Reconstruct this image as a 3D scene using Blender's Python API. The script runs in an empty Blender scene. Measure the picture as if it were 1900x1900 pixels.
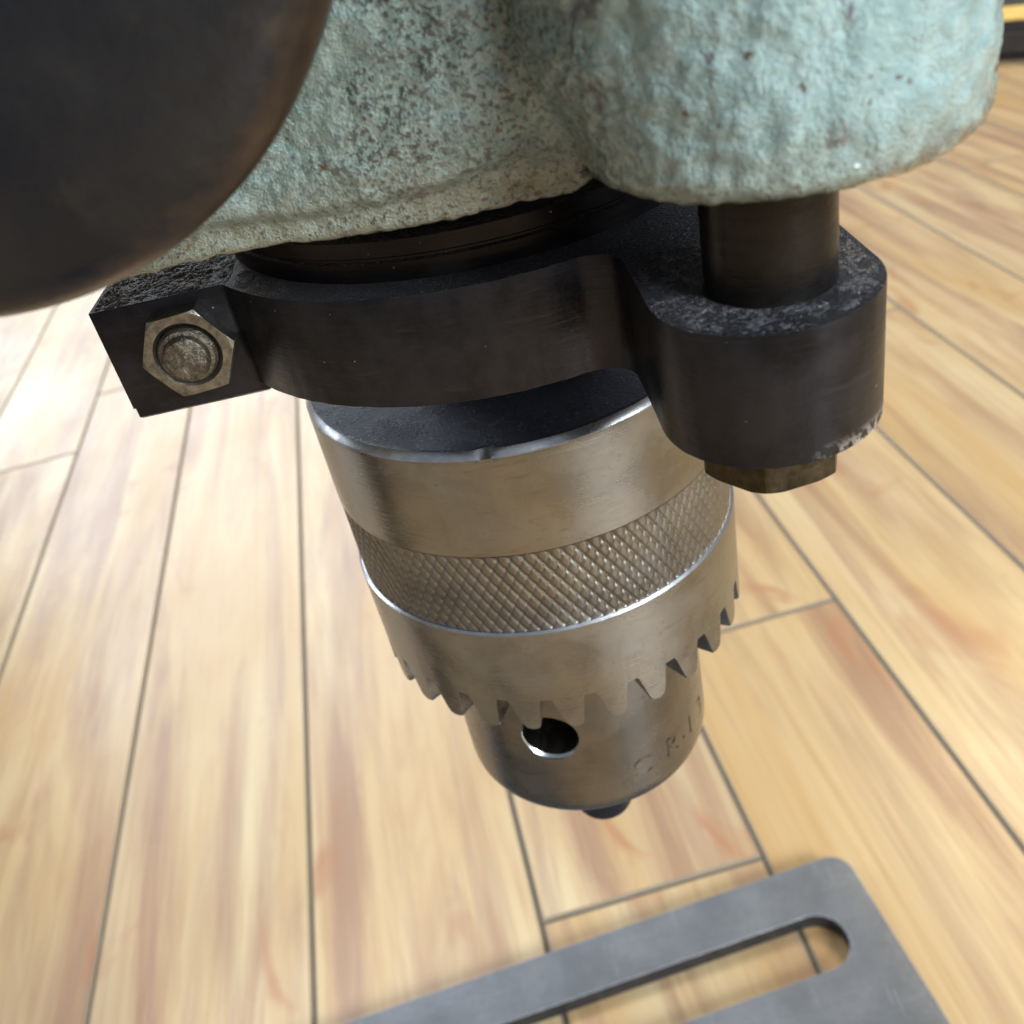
import bpy, bmesh, math, random
import numpy as np
from mathutils import Vector, Matrix, noise

# ---------------------------------------------------------------- camera, light, exposure
# All geometry is laid out in millimetres: origin on the spindle axis, z = 0 at the lower
# edge of the knurled band, floor at z = -300.  P() turns that into metres with the floor at 0.
FLOOR = -300.0
S = 0.001
def P(x, y, z): return (x * S, y * S, (z - FLOOR) * S)

scene = bpy.context.scene
col = scene.collection

cam_data = bpy.data.cameras.new("camera")
cam = bpy.data.objects.new("camera", cam_data); col.objects.link(cam)
scene.camera = cam
cam_data.sensor_width = 36.0
cam_data.lens = 1820.6 / 1900.0 * 36.0
cam_data.clip_start = 0.004
cam_data.clip_end = 60.0
R_ = Vector((0.97684889, -0.09664681, -0.19085502))
U_ = Vector((0.21171962, 0.56467558, 0.79769436))
F_ = Vector((-0.03067655, 0.81963461, -0.57206474))
m = Matrix((R_, U_, -F_)).transposed().to_4x4()
m.translation = Vector(P(0, -107.215, 74.797))
cam.matrix_world = m
cam_data.dof.use_dof = True
cam_data.dof.focus_distance = 0.090
cam_data.dof.aperture_fstop = 52.0

world = bpy.data.worlds.new("World"); scene.world = world
world.use_nodes = True
bgn = world.node_tree.nodes["Background"]
bgn.inputs[0].default_value = (0.80, 0.88, 1.0, 1)
bgn.inputs[1].default_value = 0.31

def area_light(name, loc, target, sx, sy, power, colour):
    d = bpy.data.lights.new(name, 'AREA'); d.shape = 'RECTANGLE'
    d.size = sx; d.size_y = sy; d.energy = power; d.color = colour
    o = bpy.data.objects.new(name, d); col.objects.link(o)
    o.location = loc
    o.rotation_euler = (Vector(target) - Vector(loc)).to_track_quat('-Z', 'Y').to_euler()
    return o
# the tall window at the back left, the ceiling panels of the workshop
area_light("window_light", (-1.05, 3.0, 1.6), (-0.1, 0.2, 0.1), 1.8, 2.0, 57, (0.88, 0.94, 1.0))
area_light("front_fill_light", (1.15, -1.35, 1.25), (0, 0, 0.36), 1.0, 0.7, 75, (0.90, 0.96, 1.0))  # unseen fill lamp, added low at front right to brighten the casting
area_light("ceiling_light", (1.6, 1.6, 2.4), (0.4, 0.8, 0.0), 1.2, 0.6, 46, (1.0, 0.80, 0.50))

area_light("left_window_light", (-2.3, 0.75, 1.15), (0, 0, 0.34), 1.3, 1.1, 27, (0.80, 0.90, 1.0))
area_light("ceiling_light", (-0.75, 1.45, 2.5), (-0.3, 0.5, 0.0), 1.2, 0.5, 15, (0.95, 0.98, 1.0))

vs = scene.view_settings
vs.view_transform = 'Standard'; vs.look = 'None'; vs.gamma = 1.0; vs.exposure = 0.0

# ---------------------------------------------------------------- helpers
def smooth(a, b, x):
    t = np.clip((x - a) / (b - a), 0, 1); return t * t * (3 - 2 * t)

def link(name, me, mats, parent=None, sharp=35):
    for mt in (mats if isinstance(mats, (list, tuple)) else [mats]): me.materials.append(mt)
    if sharp is not None:
        me.shade_smooth(); me.set_sharp_from_angle(angle=math.radians(sharp))
    o = bpy.data.objects.new(name, me); col.objects.link(o)
    if parent: o.parent = parent
    return o

def mesh_from(name, verts, faces):
    me = bpy.data.meshes.new(name)
    me.from_pydata([P(*v) for v in verts], [], faces)
    me.update()
    return me

def bm_mesh(name, bm):
    me = bpy.data.meshes.new(name); bm.to_mesh(me); bm.free(); me.update(); return me

def lathe(profile, n=192, c=(0, 0), axis='Z', rfun=None, zfun=None, cap=True):
    """profile of (radius, height) turned about a vertical (Z) or horizontal (Y) line"""
    vs_, fs = [], []
    k = len(profile)
    for i in range(n):
        a = 2 * math.pi * i / n
        for j, (r, h) in enumerate(profile):
            rr = rfun(a, j, r, h) if rfun else r
            hh = zfun(a, j, r, h) if zfun else h
            if axis == 'Z': vs_.append((c[0] + rr * math.cos(a), c[1] + rr * math.sin(a), hh))
            else: vs_.append((c[0] + rr * math.cos(a), hh, c[1] + rr * math.sin(a)))
    for i in range(n):
        i2 = (i + 1) % n
        for j in range(k - 1):
            f = (i * k + j, i * k + j + 1, i2 * k + j + 1, i2 * k + j)
            fs.append(f)
    if cap:
        fs.append([i * k for i in range(n)])
        fs.append([i * k + k - 1 for i in range(n)][::-1])
    return vs_, fs

def fix_normals(me):
    bm = bmesh.new(); bm.from_mesh(me); bmesh.ops.recalc_face_normals(bm, faces=bm.faces); bm.to_mesh(me); bm.free()
    return me

def turned(name, profile, mat, parent, n=192, sharp=35, **kw):
    v, f = lathe(profile, n, **kw)
    return link(name, fix_normals(mesh_from(name, v, f)), mat, parent, sharp)

def arc(cx, cy, r, a0, a1, n):
    return [(cx + r * math.cos(math.radians(a0 + (a1 - a0) * i / n)), cy + r * math.sin(math.radians(a0 + (a1 - a0) * i / n))) for i in range(n + 1)]

def plate(name, outline, holes, z0, z1, mats, parent, bevel=0.4, seg=2, jitter=0.0, seed=1, sharp=35):
    """a flat plate: outline with holes, extruded, its rims chamfered (chamfer = material slot 1)"""
    bm = bmesh.new()
    edges = []
    for loop in [outline] + holes:
        vv = [bm.verts.new((x, y, z0)) for x, y in loop]
        for i in range(len(vv)): edges.append(bm.edges.new((vv[i], vv[(i + 1) % len(vv)])))
    bmesh.ops.triangle_fill(bm, use_beauty=True, use_dissolve=False, edges=edges)
    ext = bmesh.ops.extrude_face_region(bm, geom=list(bm.faces))
    for g in ext['geom']:
        if isinstance(g, bmesh.types.BMVert): g.co.z = z1
    bmesh.ops.recalc_face_normals(bm, faces=bm.faces)
    bm.normal_update()
    rim = [e for e in bm.edges if len(e.link_faces) == 2 and abs(e.verts[0].co.z - e.verts[1].co.z) < 1e-6
           and abs(abs(e.link_faces[0].normal.z) - abs(e.link_faces[1].normal.z)) > 0.5]
    if bevel:
        r = bmesh.ops.bevel(bm, geom=rim, offset=bevel, segments=seg, profile=0.6, affect='EDGES', clamp_overlap=True)
        for f in r['faces']: f.material_index = 1
    for v in bm.verts:
        if jitter:
            q = noise.noise_vector(v.co * 0.9 + Vector((seed * 7.1, 0, 0))) * jitter
            v.co += q
        v.co = Vector(P(*v.co))
    return link(name, bm_mesh(name, bm), mats, parent, sharp)

def tag(o, label=None, cat=None, group=None, kind=None):
    if label: o['label'] = label
    if cat: o['category'] = cat
    if group: o['group'] = group
    if kind: o['kind'] = kind
    return o

# ---------------------------------------------------------------- materials
class Mat:
    def __init__(s, name):
        s.m = bpy.data.materials.new(name); s.m.use_nodes = True
        s.t = s.m.node_tree; s.b = s.t.nodes["Principled BSDF"]
        s.co = s.n('ShaderNodeTexCoord').outputs['Object']
    def n(s, ty, **kw):
        nd = s.t.nodes.new(ty)
        for k, v in kw.items(): setattr(nd, k, v)
        return nd
    def l(s, a, b): s.t.links.new(a, b)
    def inp(s, sock, v):
        if hasattr(v, 'is_output'): s.l(v, sock)
        else: sock.default_value = v
    def scale(s, sx, sy, sz, co=None, rot=(0, 0, 0), loc=None):
        nd = s.n('ShaderNodeMapping'); s.l(co or s.co, nd.inputs[0])
        nd.inputs['Scale'].default_value = (sx, sy, sz); nd.inputs['Rotation'].default_value = rot
        if loc is not None: s.inp(nd.inputs['Location'], loc)
        return nd.outputs[0]
    def noise(s, co, scale, detail=4, rough=0.55, dist=0.0):
        nd = s.n('ShaderNodeTexNoise'); s.l(co, nd.inputs['Vector'])
        nd.inputs['Scale'].default_value = scale; nd.inputs['Detail'].default_value = detail
        nd.inputs['Roughness'].default_value = rough; nd.inputs['Distortion'].default_value = dist
        return nd.outputs['Fac']
    def vor(s, co, scale, feature='F1'):
        nd = s.n('ShaderNodeTexVoronoi', feature=feature); s.l(co, nd.inputs['Vector']); nd.inputs['Scale'].default_value = scale
        return nd.outputs['Distance']
    def ramp(s, fac, pts, interp='LINEAR'):
        nd = s.n('ShaderNodeValToRGB'); s.l(fac, nd.inputs[0]); cr = nd.color_ramp; cr.interpolation = interp
        while len(cr.elements) < len(pts): cr.elements.new(0.5)
        for e, (p, c) in zip(cr.elements, pts):
            e.position = p; e.color = (c, c, c, 1) if isinstance(c, (int, float)) else (*c, 1)
        return nd.outputs[0]
    def rng(s, v, a, b, c, d):
        nd = s.n('ShaderNodeMapRange'); s.l(v, nd.inputs[0])
        for i, q in enumerate((a, b, c, d)): nd.inputs[i + 1].default_value = q
        return nd.outputs[0]
    def mix(s, f, a, b, mode='MIX'):
        nd = s.n('ShaderNodeMix', data_type='RGBA', blend_type=mode)
        s.inp(nd.inputs[0], f)
        for k, v in ((6, a), (7, b)):
            if hasattr(v, 'is_output'): s.l(v, nd.inputs[k])
            else: nd.inputs[k].default_value = (*v, 1)
        return nd.outputs[2]
    def math(s, op, a, b=0.0):
        nd = s.n('ShaderNodeMath', operation=op); s.inp(nd.inputs[0], a); s.inp(nd.inputs[1], b); return nd.outputs[0]
    def sep(s, co=None):
        nd = s.n('ShaderNodeSeparateXYZ'); s.l(co or s.co, nd.inputs[0]); return nd.outputs
    def bump(s, h, strength, dist, prev=None):
        nd = s.n('ShaderNodeBump'); s.l(h, nd.inputs['Height']); nd.inputs['Strength'].default_value = strength
        nd.inputs['Distance'].default_value = dist
        if prev: s.l(prev, nd.inputs['Normal'])
        return nd.outputs[0]
    def set(s, **kw):
        for k, v in kw.items():
            sock = s.b.inputs[k.replace('_', ' ')]
            if isinstance(v, tuple) and len(v) == 3: v = (*v, 1)
            s.inp(sock, v)
        return s

def cast_paint():
    M = Mat("cast_green_paint"); mm = M.scale(1000, 1000, 1000)
    xyz = M.sep()
    big = M.noise(mm, 0.10, 3); mid = M.noise(mm, 0.55, 5, 0.6); fine = M.noise(mm, 2.3, 4, 0.65); vf = M.noise(mm, 6.0, 2)
    base = M.mix(M.rng(mid, 0.35, 0.68, 0, 1), (0.160, 0.240, 0.225), (0.33, 0.445, 0.425))
    base = M.mix(M.rng(big, 0.42, 0.64, 0, 0.45), base, (0.22, 0.265, 0.225))
    # brighter, bluer light on the guide-rod boss, painted into the colour
    blue = M.rng(M.math('ADD', xyz[0], M.math('MULTIPLY', M.math('SUBTRACT', big, 0.5), 0.02)), 0.004, 0.020, 0, 1)
    base = M.mix(M.math('MULTIPLY', blue, 0.75), base, M.mix(M.rng(mid, 0.3, 0.7, 0, 1), (0.245, 0.395, 0.395), (0.42, 0.585, 0.580)))
    # open sand-cast pits showing dark metal, thick on the quill housing
    pits = M.math('MULTIPLY', M.rng(fine, 0.50, 0.57, 0, 1), M.rng(M.noise(mm, 0.13, 3, 0.6), 0.34, 0.52, 0.12, 0.95))
    pits = M.math('MULTIPLY', pits, M.rng(blue, 0.0, 1.0, 0.9, 0.06))
    pits = M.math('MULTIPLY', pits, M.rng(xyz[0], -0.017, -0.006, 0.30, 1.0))
    base = M.mix(pits, base, (0.035, 0.028, 0.026))
    # a few rust-brown chips with a soft edge
    chip = M.rng(M.noise(M.scale(1000, 1000, 620), 0.27, 4, 0.55, 0.6), 0.650, 0.685, 0, 0.85)
    base = M.mix(chip, base, (0.085, 0.065, 0.080))
    rust = M.rng(M.noise(mm, 0.75, 3, 0.5), 0.69, 0.72, 0, 0.9)
    base = M.mix(rust, base, (0.10, 0.045, 0.028))
    # greasy yellow-brown film along the bottom lip
    zl = M.math('SUBTRACT', xyz[2], M.math('MULTIPLY', blue, 0.0019))
    lip = M.math('MULTIPLY', M.rng(M.math('ADD', zl, M.math('MULTIPLY', mid, 0.0040)), 0.3537, 0.3588, 1, 0), 0.62)
    base = M.mix(lip, base, M.mix(M.rng(fine, 0.35, 0.6, 0, 1), (0.150, 0.115, 0.055), (0.30, 0.275, 0.175)))
    crumbs = M.math('MULTIPLY', M.rng(fine, 0.555, 0.63, 0, 0.85), M.rng(zl, 0.3525, 0.3556, 1.0, 0))
    base = M.mix(crumbs, base, (0.022, 0.016, 0.011))
    worn = M.math('MULTIPLY', M.rng(zl, 0.3526, 0.3552, 1, 0), M.rng(xyz[0], 0.020, 0.027, 0, 1))
    worn = M.math('MULTIPLY', worn, M.rng(M.noise(mm, 0.42, 4, 0.6), 0.43, 0.52, 0, 0.9))
    base = M.mix(worn, base, (0.085, 0.065, 0.040))
    nb = M.bump(M.math('ADD', M.math('MULTIPLY', fine, 0.6), M.math('MULTIPLY', vf, 0.35)), 1.0, 0.00050)
    M.set(Base_Color=base, Roughness=M.rng(mid, 0.3, 0.7, 0.18, 0.36), Coat_Weight=0.9, Coat_Roughness=0.19, Normal=nb)
    return M.m

def blued(name, base=(0.021, 0.0212, 0.026), rough=0.33, grit=0.0, zlo=None):
    M = Mat(name); mm = M.scale(1000, 1000, 1000)
    xyz_ = M.sep()
    n1 = M.noise(mm, 0.22, 4, 0.6); n2 = M.noise(mm, 2.6, 4, 0.7); sc = M.noise(M.scale(260, 260, 3800), 0.5, 3)
    c = M.mix(M.rng(n1, 0.35, 0.65, 0, 1), base, tuple(v * 1.9 for v in base))
    c = M.mix(M.math('MULTIPLY', M.rng(n1, 0.55, 0.72, 0, 1), 0.30), c, (0.040, 0.032, 0.026))
    specks = M.rng(M.vor(mm, 0.55), 0.06, 0.035, 0, 1)
    specks = M.math('MULTIPLY', specks, M.rng(n2, 0.50, 0.56, 0, 1))
    c = M.mix(specks, c, (0.42, 0.38, 0.28))
    # matt, gritty dust on faces that look up
    geo = M.n('ShaderNodeNewGeometry'); nz = M.sep(geo.outputs['Normal'])[2]
    up = M.math('MULTIPLY', M.rng(nz, 0.6, 0.95, 0, 1), M.rng(n2, 0.36, 0.62, 0.1, 1))
    c = M.mix(M.math('MULTIPLY', up, 0.8), c, (0.060, 0.060, 0.068))
    scr = M.math('MULTIPLY', M.rng(M.noise(M.scale(500, 500, 3000, rot=(0.2, 0.5, 0.3)), 0.45, 3, 0.6), 0.62, 0.74, 0, 1), 0.22)
    c = M.mix(scr, c, (0.085, 0.080, 0.082))
    glint = M.math('MULTIPLY', M.rng(M.noise(mm, 4.2, 2), 0.68, 0.72, 0, 1), M.rng(nz, 0.6, 0.95, 0.0, 0.9))
    c = M.mix(glint, c, (0.55, 0.53, 0.48))
    if zlo:
        wear = M.math('MULTIPLY', M.rng(xyz_[2], zlo + 0.0003, zlo + 0.0013, 1, 0), M.rng(xyz_[0], 0.0195, 0.0235, 0, 1))
        wear = M.math('MULTIPLY', wear, M.rng(M.noise(mm, 1.1, 4, 0.65), 0.47, 0.54, 0, 1))
        c = M.mix(wear, c, (0.48, 0.50, 0.55))
    h = M.math('ADD', M.math('MULTIPLY', sc, 0.10), M.math('MULTIPLY', M.math('MULTIPLY', n2, M.rng(nz, 0.6, 0.95, 0.06, 3.0)), 1.0))
    nb = M.bump(h, 0.9, 0.0005)
    M.set(Base_Color=c, Metallic=0.82, Roughness=M.rng(n1, 0.3, 0.7, rough - 0.06, rough + 0.12), Normal=nb)
    return M.m

def steel(name, base=(0.280, 0.286, 0.292), rough=0.27, brushed=True, dirt=0.5):
    M = Mat(name); mm = M.scale(1000, 1000, 1000)
    xyz = M.sep()
    n1 = M.noise(mm, 0.13, 4, 0.6, 0.4); n2 = M.noise(mm, 1.4, 4, 0.65)
    ring = M.noise(M.scale(130, 130, 5200), 0.8, 4, 0.7)
    c = M.mix(M.rng(n1, 0.38, 0.62, 0, 1), tuple(v * 0.76 for v in base), tuple(v * 1.08 for v in base))
    # straw and grey oxide stains
    c = M.mix(M.math('MULTIPLY', M.rng(M.noise(mm, 0.07, 3), 0.45, 0.65, 0, 1), 0.45), c, (0.33, 0.30, 0.235))
    st = M.math('MULTIPLY', M.rng(n2, 0.60, 0.70, 0, 1), M.rng(n1, 0.5, 0.6, 0, dirt))
    c = M.mix(st, c, (0.16, 0.115, 0.08))
    sm = M.math('MULTIPLY', M.rng(M.noise(M.scale(420, 420, 2600), 0.5, 3, 0.6), 0.60, 0.72, 0, 1), dirt)
    c = M.mix(sm, c, (0.20, 0.165, 0.13))
    h = M.math('ADD', M.math('MULTIPLY', ring, 1.0 if brushed else 0.1), M.math('MULTIPLY', n2, 0.07))
    nb = M.bump(h, 0.32, 0.00012)
    M.set(Base_Color=c, Metallic=1.0, Roughness=M.rng(M.math('ADD', n1, M.math('MULTIPLY', ring, 0.4)), 0.5, 0.9, rough - 0.05, rough + 0.12), Normal=nb)
    return M.m

def simple_metal(name, c0, c1, rough, scale=1.5, metallic=1.0, bump=0.4):
    M = Mat(name); mm = M.scale(1000, 1000, 1000)
    n = M.noise(mm, scale, 5, 0.65)
    M.set(Base_Color=M.mix(M.rng(n, 0.35, 0.65, 0, 1), c0, c1), Metallic=metallic, Roughness=M.rng(n, 0.3, 0.7, rough + 0.1, rough - 0.05),
          Normal=M.bump(n, bump, 0.00025))
    return M.m

KX, KZ = -25.7, 81.4
def knob_paint():
    M = Mat("dark_worn_enamel"); mm = M.scale(1000, 1000, 1000)
    n = M.noise(mm, 0.11, 4, 0.6); n2 = M.noise(mm, 0.35, 4, 0.6)
    c = M.mix(M.rng(n, 0.38, 0.64, 0, 1), (0.004, 0.0052, 0.0085), (0.010, 0.0102, 0.0112))
    c = M.mix(M.rng(n2, 0.60, 0.68, 0, 0.7), c, (0.012, 0.012, 0.012))
    xyz = M.sep()
    dx = M.math('SUBTRACT', xyz[0], KX * S); dz = M.math('SUBTRACT', xyz[2], (KZ - FLOOR) * S)
    rad = M.math('SQRT', M.math('ADD', M.math('MULTIPLY', dx, dx), M.math('MULTIPLY', dz, dz)))
    rim = M.rng(M.math('ADD', rad, M.math('MULTIPLY', M.math('SUBTRACT', n2, 0.5), 0.004)), 0.0221, 0.0241, 0, 0.9)
    c = M.mix(rim, c, (0.050, 0.031, 0.018))
    M.set(Base_Color=c, Roughness=M.rng(n, 0.3, 0.7, 0.30, 0.46), Metallic=0.0, Specular_IOR_Level=0.35, Normal=M.bump(n2, 0.3, 0.0006))
    return M.m

def laminate():
    M = Mat("oak_laminate"); info = M.n('ShaderNodeObjectInfo'); rnd = info.outputs['Random']
    cmb = M.n('ShaderNodeCombineXYZ')
    M.l(M.math('MULTIPLY', rnd, 37.0), cmb.inputs[0]); M.l(M.math('MULTIPLY', rnd, 91.0), cmb.inputs[1])
    def sc(sx, sy): return M.scale(sx, sy, 1, loc=cmb.outputs[0])
    wide = M.noise(sc(17, 2.6), 1.0, 4, 0.55, 0.7)
    streak = M.noise(sc(34, 2.8), 1.0, 5, 0.62, 0.6)
    fine = M.noise(sc(260, 9.0), 1.0, 3, 0.6)
    knot = M.noise(sc(26, 13), 1.0, 3, 0.5, 0.8)
    c = M.mix(M.rng(wide, 0.32, 0.68, 0, 1), (0.43, 0.285, 0.125), (0.53, 0.435, 0.270))
    c = M.mix(M.rng(streak, 0.45, 0.64, 0, 0.82), c, (0.262, 0.150, 0.098))
    c = M.mix(M.rng(knot, 0.63, 0.74, 0, 0.75), c, (0.34, 0.15, 0.075))
    c = M.mix(M.rng(fine, 0.48, 0.68, 0, 0.34), c, (0.36, 0.20, 0.09))
    tone = M.rng(rnd, 0, 1, 0.0, 0.30)
    c = M.mix(tone, c, M.mix(1.0, c, (0.95, 0.80, 0.66), 'MULTIPLY'))
    M.set(Base_Color=c, Roughness=M.rng(M.noise(sc(10, 7), 1.0, 3), 0.3, 0.7, 0.20, 0.38), Specular_IOR_Level=0.55,
          Normal=M.bump(M.math('ADD', fine, M.math('MULTIPLY', M.noise(sc(9, 9), 1.0, 2), 3.0)), 0.25, 0.0008))
    return M.m

def groove():
    M = Mat("floor_underlay"); mm = M.scale(30, 30, 30)
    M.set(Base_Color=M.mix(M.noise(mm, 1.0), (0.26, 0.18, 0.10), (0.36, 0.26, 0.15)), Roughness=0.8)
    return M.m

def plank_edge():
    M = Mat("plank_edge"); mm = M.scale(60, 60, 60)
    M.set(Base_Color=M.mix(M.noise(mm, 1.0), (0.17, 0.14, 0.10), (0.26, 0.21, 0.15)), Roughness=0.55)
    return M.m

def base_paint():
    M = Mat("grey_base_steel"); mm = M.scale(1000, 1000, 1000)
    n = M.noise(mm, 0.045, 4, 0.6); n2 = M.noise(mm, 0.5, 4, 0.6); gr = M.noise(M.scale(40, 1400, 40, rot=(0, 0, math.radians(8))), 0.5, 3)
    c = M.mix(M.rng(n, 0.35, 0.65, 0, 1), (0.105, 0.117, 0.135), (0.150, 0.164, 0.187))
    c = M.mix(M.rng(n2, 0.56, 0.70, 0, 0.5), c, (0.115, 0.115, 0.105))
    ln = M.noise(M.scale(25, 900, 25, rot=(0, 0, math.radians(-8))), 1.0, 4, 0.7)
    c = M.mix(M.rng(ln, 0.52, 0.66, 0, 0.28), c, (0.085, 0.09, 0.095))
    sc2 = M.rng(M.noise(M.scale(900, 30, 30, rot=(0, 0, 0.5)), 1.0, 3, 0.6), 0.66, 0.70, 0, 0.3)
    c = M.mix(sc2, c, (0.36, 0.38, 0.40))
    M.set(Base_Color=c, Metallic=0.45, Roughness=M.rng(n2, 0.3, 0.7, 0.42, 0.58), Normal=M.bump(M.math('ADD', n2, gr), 0.25, 0.0003))
    return M.m

M_CAST = cast_paint()
M_BLUED = blued("blued_steel", zlo=0.3333)
M_QUILL = blued("quill_steel", (0.017, 0.0155, 0.015), 0.32)
M_ROD = blued("rod_steel", (0.018, 0.0168, 0.016), 0.27)
def grime_mat():
    M = Mat("oily_swarf_crust"); mm = M.scale(1000, 1000, 1000)
    n = M.noise(mm, 3.2, 4, 0.7); n1 = M.noise(mm, 0.4, 3)
    c = M.mix(M.rng(n, 0.40, 0.62, 0, 1), (0.014, 0.014, 0.018), (0.15, 0.158, 0.185))  # crust grit, with its bluish sheen and glints painted into the colour
    c = M.mix(M.rng(n1, 0.5, 0.68, 0, 0.6), c, (0.055, 0.046, 0.034))
    c = M.mix(M.rng(M.noise(mm, 4.6, 2), 0.67, 0.70, 0, 1), c, (0.60, 0.58, 0.52))
    M.set(Base_Color=c, Metallic=0.25, Roughness=M.rng(n, 0.35, 0.65, 0.22, 0.5), Normal=M.bump(n, 1.0, 0.0004))
    return M.m
M_GRIME = grime_mat()
M_WORN = simple_metal("worn_bright_edge", (0.018, 0.019, 0.024), (0.34, 0.36, 0.42), 0.32, 0.45)
M_STEEL = steel("ground_steel")
M_NOSE = steel("shaded_steel_nose", (0.175, 0.172, 0.168), 0.24)  # darker copy of the steel; the sleeve's shade is put into it
M_KNURL = steel("knurled_steel", (0.215, 0.21, 0.20), 0.42, False, 0.6)
M_TOP = blued("oily_chuck_top", (0.035, 0.040, 0.058), 0.26)
M_BRIGHT = simple_metal("bright_chamfer", (0.42, 0.435, 0.46), (0.64, 0.655, 0.69), 0.27, 0.5, 1.0, 0.06)
M_NUT = simple_metal("zinc_nut", (0.15, 0.14, 0.115), (0.36, 0.35, 0.31), 0.40, 0.9)
M_BOLT = simple_metal("bolt_end", (0.10, 0.088, 0.07), (0.24, 0.22, 0.185), 0.44, 1.6, 1.0, 0.9)
M_HEX = simple_metal("oiled_hex", (0.030, 0.027, 0.018), (0.075, 0.062, 0.040), 0.30, 0.5)
M_KNOB = knob_paint()
M_WOOD = laminate(); M_GROOVE = groove(); M_EDGE = plank_edge()
M_BASE = base_paint()
M_BASE_EDGE = simple_metal("rubbed_base_edge", (0.26, 0.28, 0.31), (0.42, 0.44, 0.47), 0.4, 0.2, 0.6)

M_SLOT = simple_metal("darkened_slot_wall", (0.012, 0.012, 0.013), (0.03, 0.03, 0.032), 0.6, 0.2, 0.0)  # slot walls darkened by colour; the front lamp would show them bright

# ---------------------------------------------------------------- floor
def sheet(name, sz, z, mat):
    me = bpy.data.meshes.new(name)
    me.from_pydata([(-sz, -sz, z), (sz, -sz, z), (sz, sz, z), (-sz, sz, z)], [], [(0, 1, 2, 3)])
    return link(name, me, mat, None, None)
floor = tag(sheet("floor", 7.0, -0.009, M_GROOVE), kind='structure')

W, LEN = 98.1, 1215.0
def plank_mesh(length):
    bm = bmesh.new()
    w2, l2, th, ch = W / 2 - 0.35, length / 2 - 0.35, 8.0, 1.25
    def ring(dx, z): return [bm.verts.new((sx * (w2 - dx) * S, sy * (l2 - dx) * S, z * S)) for sx, sy in ((-1, -1), (1, -1), (1, 1), (-1, 1))]
    a, b, c = ring(0, -th), ring(0, -0.9), ring(ch, 0)
    for lo, hi, mi in ((a, b, 1), (b, c, 1)):
        for i in range(4):
            f = bm.faces.new((lo[i], lo[(i + 1) % 4], hi[(i + 1) % 4], hi[i])); f.material_index = mi
    bm.faces.new(c); bm.faces.new(a[::-1])
    me = bm_mesh("plank", bm); me.materials.append(M_WOOD); me.materials.append(M_EDGE)
    return me
pm = plank_mesh(LEN)
ANG = math.radians(5.6)
random.seed(4)
dv = Vector((-math.sin(ANG), math.cos(ANG))); wv = Vector((math.cos(ANG), math.sin(ANG)))
# across-position of the joint lines (first line of row 0 crosses y = 0 at x = -24.3) and end-joint positions (along) of the rows in view
def along(x, y): return x * dv.x + y * dv.y
known = {0: along(10, 136), 1: along(117, 282), -4: along(-340, 664), -5: along(-430, 668), -1: -420.0, -2: 1160.0 - LEN * 1.02, -3: -330.0 - 80, 2: 905.0, 3: 560.0}
for row in range(-16, 18):
    across = (-24.3 * math.cos(ANG)) + (row + 0.5) * W
    j0 = known.get(row, random.uniform(-600, 600))
    for k in (-2, -1, 0, 1, 2):
        mid = j0 + (k + 0.5) * LEN
        if mid + LEN / 2 < -900 or mid - LEN / 2 > 2600: continue
        pl = bpy.data.objects.new("plank", pm); col.objects.link(pl); pl.parent = floor
        p = dv * mid + wv * across
        pl.location = (p.x * S, p.y * S, random.uniform(-0.00015, 0.0001)); pl.rotation_euler = (0, 0, ANG)

# ---------------------------------------------------------------- drill press
press = bpy.data.objects.new("drill_press", None); col.objects.link(press)
press.empty_display_size = 0.05
tag(press, "old pedestal drilling machine with sage green cast head, keyed chuck and slotted grey base", "drill press")

# --- head casting ---------------------------------------------------------
BX, BY, BR = 20.6, -41.2, 12.9          # guide-rod boss
def head_sd(x, y, kb):
    def smin(a, b, k):
        h = np.clip(0.5 + 0.5 * (b - a) / k, 0, 1); return b * (1 - h) + a * h - k * h * (1 - h)
    c1 = np.hypot(x, y) - 36.4
    qx, qy = np.abs(x + 95) - 90, np.abs(y) - 32.6
    bx = np.hypot(np.maximum(qx, 0), np.maximum(qy, 0)) + np.minimum(np.maximum(qx, qy), 0)
    bs = np.hypot(x - BX, y - BY) - BR
    return smin(smin(c1, bx, 2.0), bs, kb)
# plan outline, found along rays from a point inside the casting and re-spaced by length
CX, CY = 20.0, -20.0
ray = np.radians(np.concatenate([np.arange(-180, -160, 0.01), np.arange(-160, 180, 0.05)]))
lo = np.zeros_like(ray); hi = np.full_like(ray, 280.0)
for rr in np.linspace(0.5, 279.5, 1000):
    ins = head_sd(CX + rr * np.cos(ray), CY + rr * np.sin(ray), 5.0) < 0
    lo = np.where(ins, rr, lo)
hi = lo + 0.6
for _ in range(26):
    md = (lo + hi) / 2; ins = head_sd(CX + md * np.cos(ray), CY + md * np.sin(ray), 5.0) < 0
    lo = np.where(ins, md, lo); hi = np.where(ins, hi, md)
ox, oy = CX + lo * np.cos(ray), CY + lo * np.sin(ray)
seglen = np.hypot(np.diff(ox, append=ox[0]), np.diff(oy, append=oy[0])); cum = np.concatenate([[0], np.cumsum(seglen)])
fx, fy = np.append(ox, ox[0]), np.append(oy, oy[0])
pos, t = [], 0.0
while t < cum[-1] - 0.2:
    pos.append(t)
    xx, yy = np.interp(t, cum, fx), np.interp(t, cum, fy)
    t += 0.26 if (yy < -30 and xx > -46) else 2.5
pos = np.array(pos)
hx, hy = np.interp(pos, cum, fx), np.interp(pos, cum, fy)
tx, ty = np.roll(hx, -1) - np.roll(hx, 1), np.roll(hy, -1) - np.roll(hy, 1)
tl = np.hypot(tx, ty); nx_, ny_ = ty / tl, -tx / tl
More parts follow.
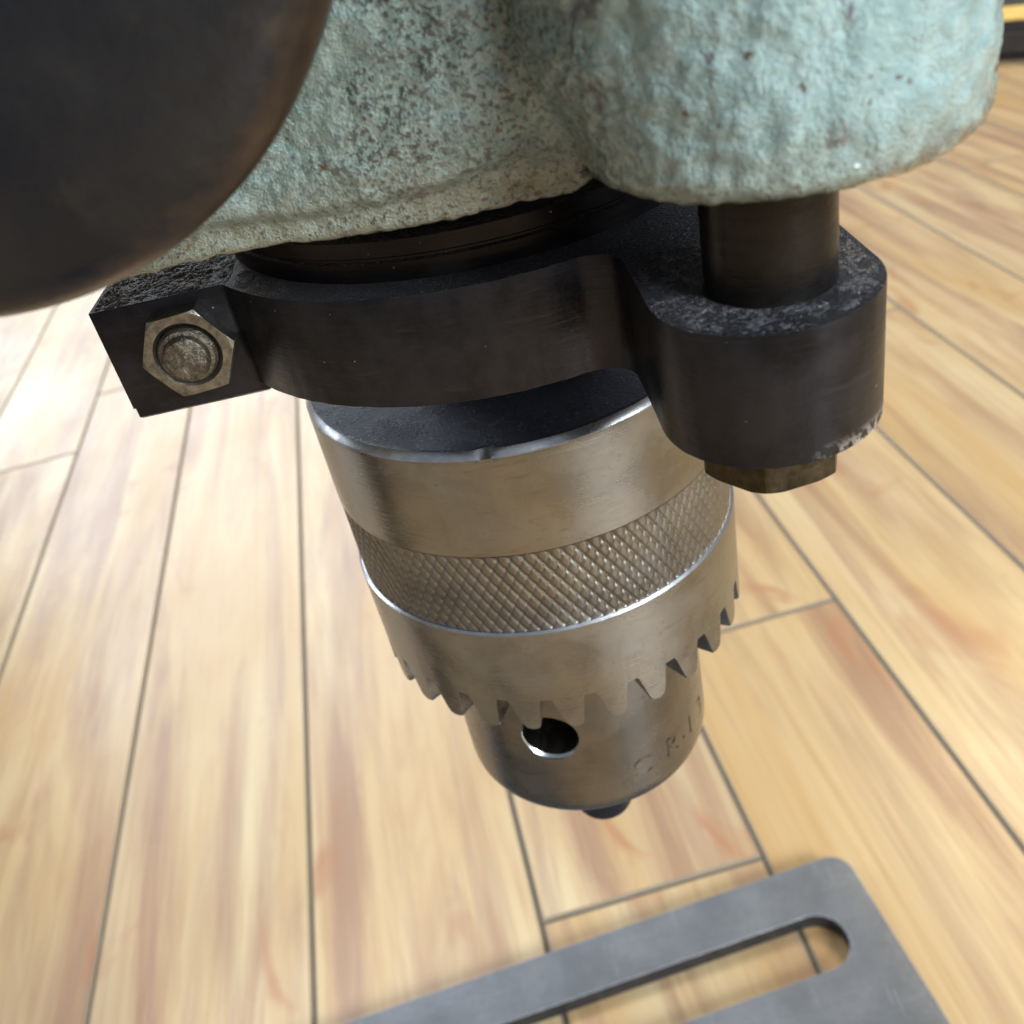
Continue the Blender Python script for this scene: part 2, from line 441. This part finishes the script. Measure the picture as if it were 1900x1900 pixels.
for _ in range(6): nx_, ny_ = (np.roll(nx_, 1) + nx_ + np.roll(nx_, -1)) / 3, (np.roll(ny_, 1) + ny_ + np.roll(ny_, -1)) / 3
vi = int(np.argmin(np.hypot(hx - 9.3, hy + 37.2) + 100 * (hy > -30)))
sv = pos - pos[vi]                                     # distance along the outline from the valley
n = len(pos)
wboss = smooth(-2.0, 0.6, sv) * (1 - smooth(58, 66, sv))
wmain = 1 - smooth(-2.5, 1.5, sv) * (1 - smooth(58, 66, sv))
zb = 51.3 + 2.55 * wboss
KF = 20.0
fill = np.maximum(0.0, -head_sd(hx, hy, KF))           # broad fillet higher up the wall
gx_ = head_sd(hx + 0.4, hy, KF) - head_sd(hx - 0.4, hy, KF); gy_ = head_sd(hx, hy + 0.4, KF) - head_sd(hx, hy - 0.4, KF)
gl_ = np.hypot(gx_, gy_) + 1e-9; gx_, gy_ = gx_ / gl_, gy_ / gl_
verts, faces = [], []
lev = [('f', math.radians(a)) for a in (88, 66, 44, 24, 8)]
lev += [('w', z) for z in np.concatenate([np.arange(0.0, 17.5, 0.28), np.arange(18, 76, 4.0)])]
for kind, q in lev:
    for i in range(n):
        fr = 0.7 + 0.9 * float(wboss[i])
        if kind == 'f': off = -fr * (1 - math.cos(q)); dz = fr * (1 - math.sin(q))
        else: off = 0.0; dz = fr + q
        z = zb[i] + dz
        # the turned-in lip of the quill housing, arching up where it meets the boss
        arch = 2.7 + 1.6 * math.exp(-((sv[i] + 5.0) / 4.0) ** 2) + 0.4 * noise.noise(Vector((sv[i] * 0.12, 3.3, 0)))
        step = 1.0 * float(1 - smooth(arch - 1.0, arch + 0.5, dz)) * float(wmain[i])
        bl = float(smooth(0.8, 9.0, dz)); d = off - step + 0.012 * (z - 54); fb = bl * float(fill[i])
        mx, my = nx_[i] * (1 - bl) + gx_[i] * bl, ny_[i] * (1 - bl) + gy_[i] * bl
        x, y = hx[i] + mx * d + gx_[i] * fb, hy[i] + my * d + gy_[i] * fb
        if hy[i] < -29 and hx[i] > -47 and dz < 19:
            v = Vector((x, y, z))
            lump = noise.fractal(v * 0.36, 1.0, 2.0, 2) * 0.30 + noise.fractal(v * 0.95 + Vector((9, 0, 0)), 0.9, 2.1, 2) * 0.19
            grain = noise.noise(v * 2.6 + Vector((0, 5, 0))) * 0.08
            e = (lump + grain) * (0.5 if kind == 'f' else 0.9)
            x, y = x + mx * e, y + my * e
            if kind == 'f': z += noise.noise(v * 0.8) * 0.22
        verts.append((x, y, z))
L_ = len(lev)
for j in range(L_ - 1):
    for i in range(n):
        i2 = (i + 1) % n
        faces.append((j * n + i, j * n + i2, (j + 1) * n + i2, (j + 1) * n + i))
# underside and bore
b0 = len(verts)
ang = np.arctan2(hy, hx)
for dz in (0.6, 30.0):
    for i in range(n): verts.append((27.6 * math.cos(ang[i]), 27.6 * math.sin(ang[i]), 51.6 + dz))
for i in range(n):
    i2 = (i + 1) % n
    faces.append((i2, i, b0 + i, b0 + i2))
    faces.append((b0 + i2, b0 + i, b0 + n + i, b0 + n + i2))
faces.append([(L_ - 1) * n + i for i in range(n)])
head = link("head_casting", fix_normals(mesh_from("head_casting", verts, faces)), M_CAST, press, 60)
tag(head, "pitted sage green cast iron head above the chuck")

# --- column and slotted base ------------------------------------------------
turned("column", [(20, -291.9), (20, 60)], M_ROD, press, 96, c=(-150, -8))
turned("column_flange", [(46, -292.1), (46, -284), (42, -281), (30, -276), (27, -262), (20.2, -262)], M_BASE, press, 96, c=(-150, -8))

A8 = math.radians(8.2)
ca, sa = math.cos(A8), math.sin(A8)
def rot8(u, v): return (u * ca - v * sa, u * sa + v * ca)
def inv8(x, y): return (x * ca + y * sa, -x * sa + y * ca)
u1, v1 = inv8(90.5, 131.0)[0], inv8(0, 117.9)[1]
u0, v0 = -235.0, -v1 - 40
def rrect(ua, va, ub, vb, r, n=8):
    pts = arc(ub - r, vb - r, r, 0, 90, n) + arc(ua + r, vb - r, r, 90, 180, n) + arc(ua + r, va + r, r, 180, 270, n) + arc(ub - r, va + r, r, 270, 360, n)
    return [rot8(*p) for p in pts]
def slot(ua, ub, vc, w, n=10):
    r = w / 2
    pts = arc(ub - r, vc, r, -90, 90, n) + arc(ua + r, vc, r, 90, 270, n)
    return [rot8(*p) for p in pts]
sv0 = inv8(38.4, 79.7)[1]; sv1 = inv8(12.6, 98.3)[1]; su1 = inv8(80.2, 91)[0]
base = plate("base", rrect(u0, v0, u1, v1, 9.0), [slot(-110, su1, (sv0 + sv1) / 2, sv1 - sv0), slot(-110, su1, -(sv0 + sv1) / 2 - 40, sv1 - sv0)],
             -299.9, -292.0, [M_BASE, M_BASE_EDGE], press, bevel=0.9, seg=3)
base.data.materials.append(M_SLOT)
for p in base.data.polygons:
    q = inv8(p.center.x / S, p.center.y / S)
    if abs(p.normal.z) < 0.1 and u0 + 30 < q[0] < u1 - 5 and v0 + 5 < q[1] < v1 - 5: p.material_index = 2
tag(base, "flat grey steel base plate with a long slot")

# --- quill and spindle ------------------------------------------------------
turned("quill", [(12, 32.6), (25.9, 32.6), (26.3, 33.0), (26.3, 45.6), (26.05, 45.8), (26.05, 46.0), (26.35, 46.2), (26.35, 47.6), (26.0, 47.95), (24.2, 48.0), (24.2, 80)], M_QUILL, press, 256, sharp=25)
turned("spindle", [(11.5, 24.0), (11.5, 33.5)], M_QUILL, press, 96)

# --- depth-stop collar --------------------------------------------------------
R0 = 29.7
out = [(-38.5, -15.6)] + arc(-25.8, -16.6, 1.0, 90, 33, 8)[:-1]
out += arc(0, 0, R0, -147.2, -76.6, 150)
out += arc(7.6, -31.8, 3.0, 103.4, 0, 24)[1:] + [(10.65, -36.5)]
out += arc(19.1, -41.2, 8.45, 180, 360, 100)
out += [(27.5, -36), (27.3, -18)] + arc(0, 0, R0, -28, 155, 90)
out += [(-28.5, 11.3), (-38.5, 11.3), (-38.5, 1.2), (-26.8, 1.2), (-26.8, -1.2), (-38.5, -1.2)]
collar = plate("depth_stop_collar", out, [], 33.3, 43.9, [M_BLUED, M_WORN], press, bevel=0.45, seg=2, jitter=0.035)
plate("lug_foot", [(-38.3, -15.57), (-24.6, -15.57), (-24.3, -15.2), (-24.3, -1.4), (-38.3, -1.4)], [], 32.0, 33.6, [M_BLUED, M_WORN], collar, bevel=0.25, seg=1, jitter=0.0)
tag(collar, "black oiled steel collar clamped round the quill")

def grime(inside, x0, x1, y0, y1, z, step, amp, bias, seed):
    """crusty oil-and-swarf film: an uneven sheet that rises out of the face it lies on"""
    nx, ny = int((x1 - x0) / step) + 1, int((y1 - y0) / step) + 1
    vs_, fs, idx = [], [], {}
    for j in range(ny):
        for i in range(nx):
            x, y = x0 + i * step, y0 + j * step
            d = inside(x, y)
            if d < 0: continue
            q = Vector((x, y, seed))
            h = noise.fractal(q * 0.55, 0.9, 2.0, 3) * amp * 0.7 + noise.fractal(q * 2.1, 0.6, 2.2, 3) * amp * 0.7 + bias
            h = min(h, d * 0.5 - 0.05)
            idx[i, j] = len(vs_); vs_.append((x + 0.05 * noise.noise(q * 5), y + 0.05 * noise.noise(q * 6), z + h))
    for j in range(ny - 1):
        for i in range(nx - 1):
            k4 = [(i, j), (i + 1, j), (i + 1, j + 1), (i, j + 1)]
            if all(k in idx for k in k4): fs.append([idx[k] for k in k4])
    o = link("grime", mesh_from("grime", vs_, fs), M_GRIME, collar, 180)
    return tag(o, kind='stuff')
grime(lambda x, y: min(x + 38.3, -24.6 - x + 0.0 * y, y + 15.35, -1.5 - y) if x < -24 else min(-13.0 - y + 0 * x, 29.4 - math.hypot(x, y), math.hypot(x, y) - 26.6), -38.3, -18, -22, -1.5, 43.9, 0.15, 0.14, 0.03, 1.3)
grime(lambda x, y: min(8.1 - math.hypot(x - 19.1, y + 41.2), math.hypot(x - 19.75, y + 41.0) - 4.8) if y < -41.2 else min(8.1 - abs(x - 19.1), math.hypot(x - 19.75, y + 41.0) - 4.8, -31 - y), 10.6, 27.6, -49.6, -31, 43.9, 0.18, 0.15, -0.005, 7.7)

def hex_prism(name, cx, cz, R, y0, y1, rot, ch, hole_r, mat, parent):
    """nut whose axis points along -y; front face at y1 with a chamfered rim and a countersunk hole"""
    nseg = 72
    vs_, fs = [], []
    def hexr(a):
        a = (a - rot) % (math.pi / 3) - math.pi / 6
        return R * math.cos(math.pi / 6) / math.cos(a)
    prof = []
    for i in range(nseg):
        a = 2 * math.pi * i / nseg + rot
        h = hexr(a)
        rc = min(h, R * 0.915)
        d = (h - rc)
        ring = [(h, y0), (h, y1 + d * 0.55), (rc, y1), (hole_r + 0.35, y1), (hole_r, y1 + 0.45), (hole_r, y1 + 1.2)]
        for r, y in ring: vs_.append((cx + r * math.cos(a), y, cz + r * math.sin(a)))
    k = 6
    for i in range(nseg):
        i2 = (i + 1) % nseg
        for j in range(k - 1): fs.append((i * k + j, i * k + j + 1, i2 * k + j + 1, i2 * k + j))
    fs.append([i * k for i in range(nseg)])
    return link(name, fix_normals(mesh_from(name, vs_, fs)), mat, parent, 22)
nut = hex_prism("nut", -30.35, 38.55, 4.72, -15.2, -17.7, math.radians(3.5), 0.3, 2.95, M_NUT, collar)
tag(nut, "weathered zinc hex nut")
turned("bolt", [(2.85, -14), (2.85, -17.75), (2.62, -18.1), (2.28, -18.2), (2.12, -18.75), (1.95, -18.9), (1.1, -18.98), (0.05, -19.0)], M_BOLT, collar, 64, c=(-30.35, 38.55), axis='Y', sharp=25,
       zfun=lambda a, j, r, h: h + (0.08 * math.sin(3 * a + j) if j >= 4 else 0))

# --- guide rod with its hex end ------------------------------------------------
rod = turned("guide_rod", [(4.75, 42.0), (4.75, 110)], M_ROD, press, 96, c=(19.75, -41.0))
def hex_down(name, cx, cy, R, z0, z1, rot, mat, parent):
    nseg = 96; vs_, fs = [], []
    for i in range(nseg):
        a = 2 * math.pi * i / nseg + rot
        q = (a - rot) % (math.pi / 3) - math.pi / 6
        h = R * math.cos(math.pi / 6) / math.cos(q); h = min(h, R * 0.985); rc = min(h, R * 0.90)
        for r, z in ((h, z0), (h, z1 + (h - rc) * 0.6), (rc, z1), (1.0, z1 + 0.02)): vs_.append((cx + r * math.cos(a), cy + r * math.sin(a), z))
    for i in range(nseg):
        i2 = (i + 1) % nseg
        for j in range(3): fs.append((i * 4 + j, i * 4 + j + 1, i2 * 4 + j + 1, i2 * 4 + j))
    fs.append([i * 4 for i in range(nseg)]); fs.append([i * 4 + 3 for i in range(nseg)])
    return link(name, fix_normals(mesh_from(name, vs_, fs)), mat, parent, 20)
hex_down("hex_end", 19.0, -41.8, 5.8, 34.5, 29.2, math.radians(-52), M_HEX, rod)

# --- drill chuck -----------------------------------------------------------------
def nick(a, j, r, h):
    d = math.degrees(a)
    d = (d + 180) % 360 - 180
    k = math.exp(-((d + 100.5) / 1.9) ** 2)
    w = 0.05 * noise.noise(Vector((math.cos(a) * 9, math.sin(a) * 9, 0)))
    return r - (k * (0.32 if j < 4 else 0.08) + w if 1 <= j <= 4 else 0)
v_, f_ = lathe([(10, 24.55), (23.7, 24.62), (24.0, 24.55), (24.62, 23.95), (24.68, 23.75), (24.68, 23.2), (24.68, 22.0), (24.68, 11.45), (24.5, 11.2), (23.9, 11.15)], 512, rfun=nick)
me = fix_normals(mesh_from("drill_chuck", v_, f_))
chuck = link("drill_chuck", me, [M_STEEL, M_BRIGHT, M_TOP], press, 30)
for p in me.polygons:
    zc = p.center.z / S + FLOOR
    if 23.75 < zc < 24.56 and len(p.vertices) == 4 and math.hypot(p.center.x, p.center.y) / S > 23.85: p.material_index = 1
    elif zc > 24.3: p.material_index = 2
tag(chuck, "keyed steel drill chuck with knurled band and toothed ring")

# knurled band: crossed helical grooves, real relief
N, Kz = 1400, 64
verts, faces = [], []
pitch_n = 106
for j in range(Kz + 1):
    z = 11.3 - (11.3 - 0.25) * j / Kz
    for i in range(N):
        a = 2 * math.pi * i / N
        u = a * pitch_n / (2 * math.pi)
        t = z * 0.39
        g1 = abs(((u + t) % 1) - 0.5) * 2; g2 = abs(((u * 1.0 - t * 1.0 + 0.3) % 1) - 0.5) * 2
        wear = 0.75 + 0.5 * noise.noise(Vector((math.cos(a) * 3, math.sin(a) * 3, z * 0.15)))
        d1 = max(0.0, 1 - g1 / 0.50); d2 = max(0.0, 1 - g2 / 0.42)
        edge = min(1.0, j / 2.0, (Kz - j) / 2.0)
        r = 24.60 - (0.20 * d1 + 0.18 * d2 * wear) * edge - 0.02 * noise.noise(Vector((u * 2.0, z * 3, 0)))
        verts.append((r * math.cos(a), r * math.sin(a), z))
for j in range(Kz):
    for i in range(N):
        i2 = (i + 1) % N
        faces.append((j * N + i, (j + 1) * N + i, (j + 1) * N + i2, j * N + i2))
link("knurled_band", mesh_from("knurled_band", verts, faces), M_KNURL, chuck, 60)

# toothed ring: 29 teeth cut into the lower rim
NT = 29
seg = 32
N = NT * seg
verts, faces = [], []
def tooth(p):
    if p < 0.13: return 0.0
    if p < 0.52: t = (p - 0.13) / 0.39; return t * t * (3 - 2 * t)
    if p < 0.76: return 1.0 + 0.03 * math.sin((p - 0.52) / 0.24 * math.pi)
    if p < 0.84: t = (p - 0.76) / 0.08; return 1.0 - 0.20 * t * t
    if p < 0.93: t = (p - 0.84) / 0.09; return 0.80 - 0.80 * t ** 0.9
    return 0.0
phase = math.radians(-105.6) - 2 * math.pi / NT * 0.64
prof_top = [(23.2, 0.32), (24.72, 0.30), (25.0, 0.04), (25.03, -0.35)]
rings = []
for i in range(N):
    a = 2 * math.pi * i / N + phase
    d = tooth((i % seg) / seg)
    zt = -10.9 - 4.95 * d
    zi = -11.6 - 4.6 * d
    rings.append([(r, z) for r, z in prof_top] + [(24.95, -5.5), (24.88, -10.8), (24.86, zt + 0.30), (24.58, zt), (19.2, zi), (18.9, -6.0)])
k = len(rings[0])
for i in range(N):
    a = 2 * math.pi * i / N + phase
    for r, z in rings[i]: verts.append((r * math.cos(a), r * math.sin(a), z))
for i in range(N):
    i2 = (i + 1) % N
    for j in range(k - 1): faces.append((i * k + j, i * k + j + 1, i2 * k + j + 1, i2 * k + j))
me = fix_normals(mesh_from("toothed_ring", verts, faces))
for p in me.polygons:
    if p.center.z / S + FLOOR > 0.0 and math.hypot(p.center.x, p.center.y) / S > 23.5: p.material_index = 1
link("toothed_ring", me, [M_STEEL, M_BRIGHT], chuck, 28)

# nose with the drilled key hole and stamped lettering
prof = [(5.0, -42.3), (15.6, -42.4), (16.4, -42.25), (17.2, -41.8), (17.85, -41.1), (18.2, -40.2), (18.3, -39.0), (18.3, -5.5), (5.0, -5.5)]
v_, f_ = lathe(prof, 256, cap=False)
nn = len(prof)
for i in range(256):
    i2 = (i + 1) % 256; f_.append((i * nn + nn - 1, i * nn, i2 * nn, i2 * nn + nn - 1))
nose = link("nose", fix_normals(mesh_from("nose", v_, f_)), [M_NOSE, M_BRIGHT], chuck, None)

def apply_bool(target, cutter, solver='EXACT'):
    md = target.modifiers.new("cut", 'BOOLEAN'); md.operation = 'DIFFERENCE'; md.object = cutter; md.solver = solver
    bpy.context.view_layer.update()
    dg = bpy.context.evaluated_depsgraph_get()
    me = bpy.data.meshes.new_from_object(target.evaluated_get(dg))
    target.modifiers.clear(); old = target.data; target.data = me
    bpy.data.objects.remove(cutter)
def cyl_along(theta, z, prof, n=64, mi=None):
    """lathe about a radial line through the axis at angle theta: prof of (radius, distance from axis)"""
    er = Vector((math.cos(theta), math.sin(theta), 0)); et = Vector((-math.sin(theta), math.cos(theta), 0)); ez = Vector((0, 0, 1))
    vs_, fs = [], []
    k = len(prof)
    for i in range(n):
        a = 2 * math.pi * i / n
        for r, d in prof:
            q = er * d + (et * math.cos(a) + ez * math.sin(a)) * r
            vs_.append((q.x, q.y, q.z + z))
    for i in range(n):
        i2 = (i + 1) % n
        for j in range(k - 1): fs.append((i * k + j, i * k + j + 1, i2 * k + j + 1, i2 * k + j))
    fs.append([i * k for i in range(n)]); fs.append([i * k + k - 1 for i in range(n)][::-1])
    return fix_normals(mesh_from("cutter", vs_, fs))
cm = cyl_along(math.radians(-107.6), -25.2, [(3.85, 8.0), (3.85, 17.75), (4.15, 18.15), (4.3, 19.5)])
for i, p in enumerate(cm.polygons):
    rad = p.center.length
    if math.hypot(p.center.x, p.center.y) / S > 16.5: p.material_index = 1
cutter = bpy.data.objects.new("cutter", cm); col.objects.link(cutter)
cm.materials.append(M_HEX); cm.materials.append(M_BRIGHT)
apply_bool(nose, cutter)

def stamp(ch, theta_deg, z, h, tilt=0.0):
    cu = bpy.data.curves.new("t", 'FONT'); cu.body = ch; cu.size = h / 0.70; cu.align_x = 'CENTER'; cu.extrude = 0.35; cu.resolution_u = 3
    cu.offset = -0.02
    o = bpy.data.objects.new("t", cu); col.objects.link(o)
    bpy.context.view_layer.update()
    me = bpy.data.meshes.new_from_object(o.evaluated_get(bpy.context.evaluated_depsgraph_get()))
    bpy.data.objects.remove(o)
    t0 = math.radians(theta_deg)
    for v in me.vertices:
        x, y, d = v.co
        x, y = x + tilt * y, y
        a = t0 + x / 18.3
        r = 18.3 + d * (0.32 if d < 0 else 1.0)
        v.co = Vector(P(r * math.cos(a), r * math.sin(a), z - h / 2 + y))
    me.materials.append(M_NOSE)
    c = bpy.data.objects.new("cutter", me); col.objects.link(c)
    bm = bmesh.new(); bm.from_mesh(me); bmesh.ops.remove_doubles(bm, verts=bm.verts, dist=1e-7); bmesh.ops.recalc_face_normals(bm, faces=bm.faces); bm.to_mesh(me); bm.free()
    return c
for ch, t, z in (("C", -71.0, -34.6), ("R", -54.0, -34.4), (".", -45.5, -33.9), ("1", -39.5, -34.7), ("3", -27.0, -34.9)):
    apply_bool(nose, stamp(ch, t, z, 3.6))
nose.data.shade_smooth(); nose.data.set_sharp_from_angle(angle=math.radians(30))
tag(nose, "ground steel nose with a round key hole and stamped letters")

for i in range(3):
    a0 = -90 + 120 * i
    pts = [(0.25 * math.cos(math.radians(a0)), 0.25 * math.sin(math.radians(a0)))]
    def sector(rad): return [(0.25 * math.cos(math.radians(a0)), 0.25 * math.sin(math.radians(a0)))] + [
        (rad * math.cos(math.radians(a0 + t)), rad * math.sin(math.radians(a0 + t))) for t in np.linspace(-56, 56, 15)]
    vs_, fs = [], []
    lv = [(5.2, -39.0), (5.0, -60.4), (4.5, -61.5), (3.4, -62.0)]
    for rad, z in lv: vs_ += [(x, y, z) for x, y in sector(rad)]
    k = 16
    for j in range(len(lv) - 1):
        for i_ in range(k): fs.append((j * k + i_, j * k + (i_ + 1) % k, (j + 1) * k + (i_ + 1) % k, (j + 1) * k + i_))
    fs.append(list(range(k))); fs.append([len(vs_) - k + q for q in range(k)])
    link("jaw", fix_normals(mesh_from("jaw", vs_, fs)), M_BLUED, chuck, 30)

# --- feed hub in the near corner ------------------------------------------------------
hub = turned("feed_hub", [(0.1, -56.6), (8, -56.5), (16, -56.2), (20.2, -55.8), (22.0, -55.2), (23.3, -54.2), (24.1, -52.8), (24.3, -51.2), (24.3, -46), (23.7, -44.6), (15, -44), (14, -43), (14, -31)], M_KNOB, press, 160, c=(KX, KZ), axis='Y', sharp=50)
tag(hub, "dark round feed hub, out of focus")

# ---------------------------------------------------------------- background
plat = bpy.data.objects.new("low_platform", None); col.objects.link(plat)
plat.location = (0.673, 1.176, 0); plat.rotation_euler = (0, 0, math.radians(-36))
tag(plat, "dark low platform with a yellow edge strip on the floor in the upper right corner", "platform")
def box(name, x0, x1, y0, y1, z0, z1, mat, parent, bev=0.003):
    bm = bmesh.new(); bmesh.ops.create_cube(bm, size=1)
    for v in bm.verts: v.co = Vector(((v.co.x + .5) * (x1 - x0) + x0, (v.co.y + .5) * (y1 - y0) + y0, (v.co.z + .5) * (z1 - z0) + z0))
    bmesh.ops.bevel(bm, geom=list(bm.edges), offset=bev, segments=2, affect='EDGES')
    return link(name, bm_mesh(name, bm), mat, parent, 35)
M_DARK = simple_metal("dark_rubber", (0.018, 0.015, 0.014), (0.035, 0.03, 0.028), 0.6, 0.05, 0.0)
M_YEL = simple_metal("yellow_strip_paint", (0.62, 0.42, 0.10), (0.75, 0.55, 0.18), 0.5, 0.05, 0.0)
box("body", -0.25, 0.9, 0, 0.6, 0.0002, 0.046, M_DARK, plat, 0.012)
box("edge_strip", -0.25, 0.9, 0.014, 0.085, 0.0455, 0.048, M_YEL, plat, 0.001)
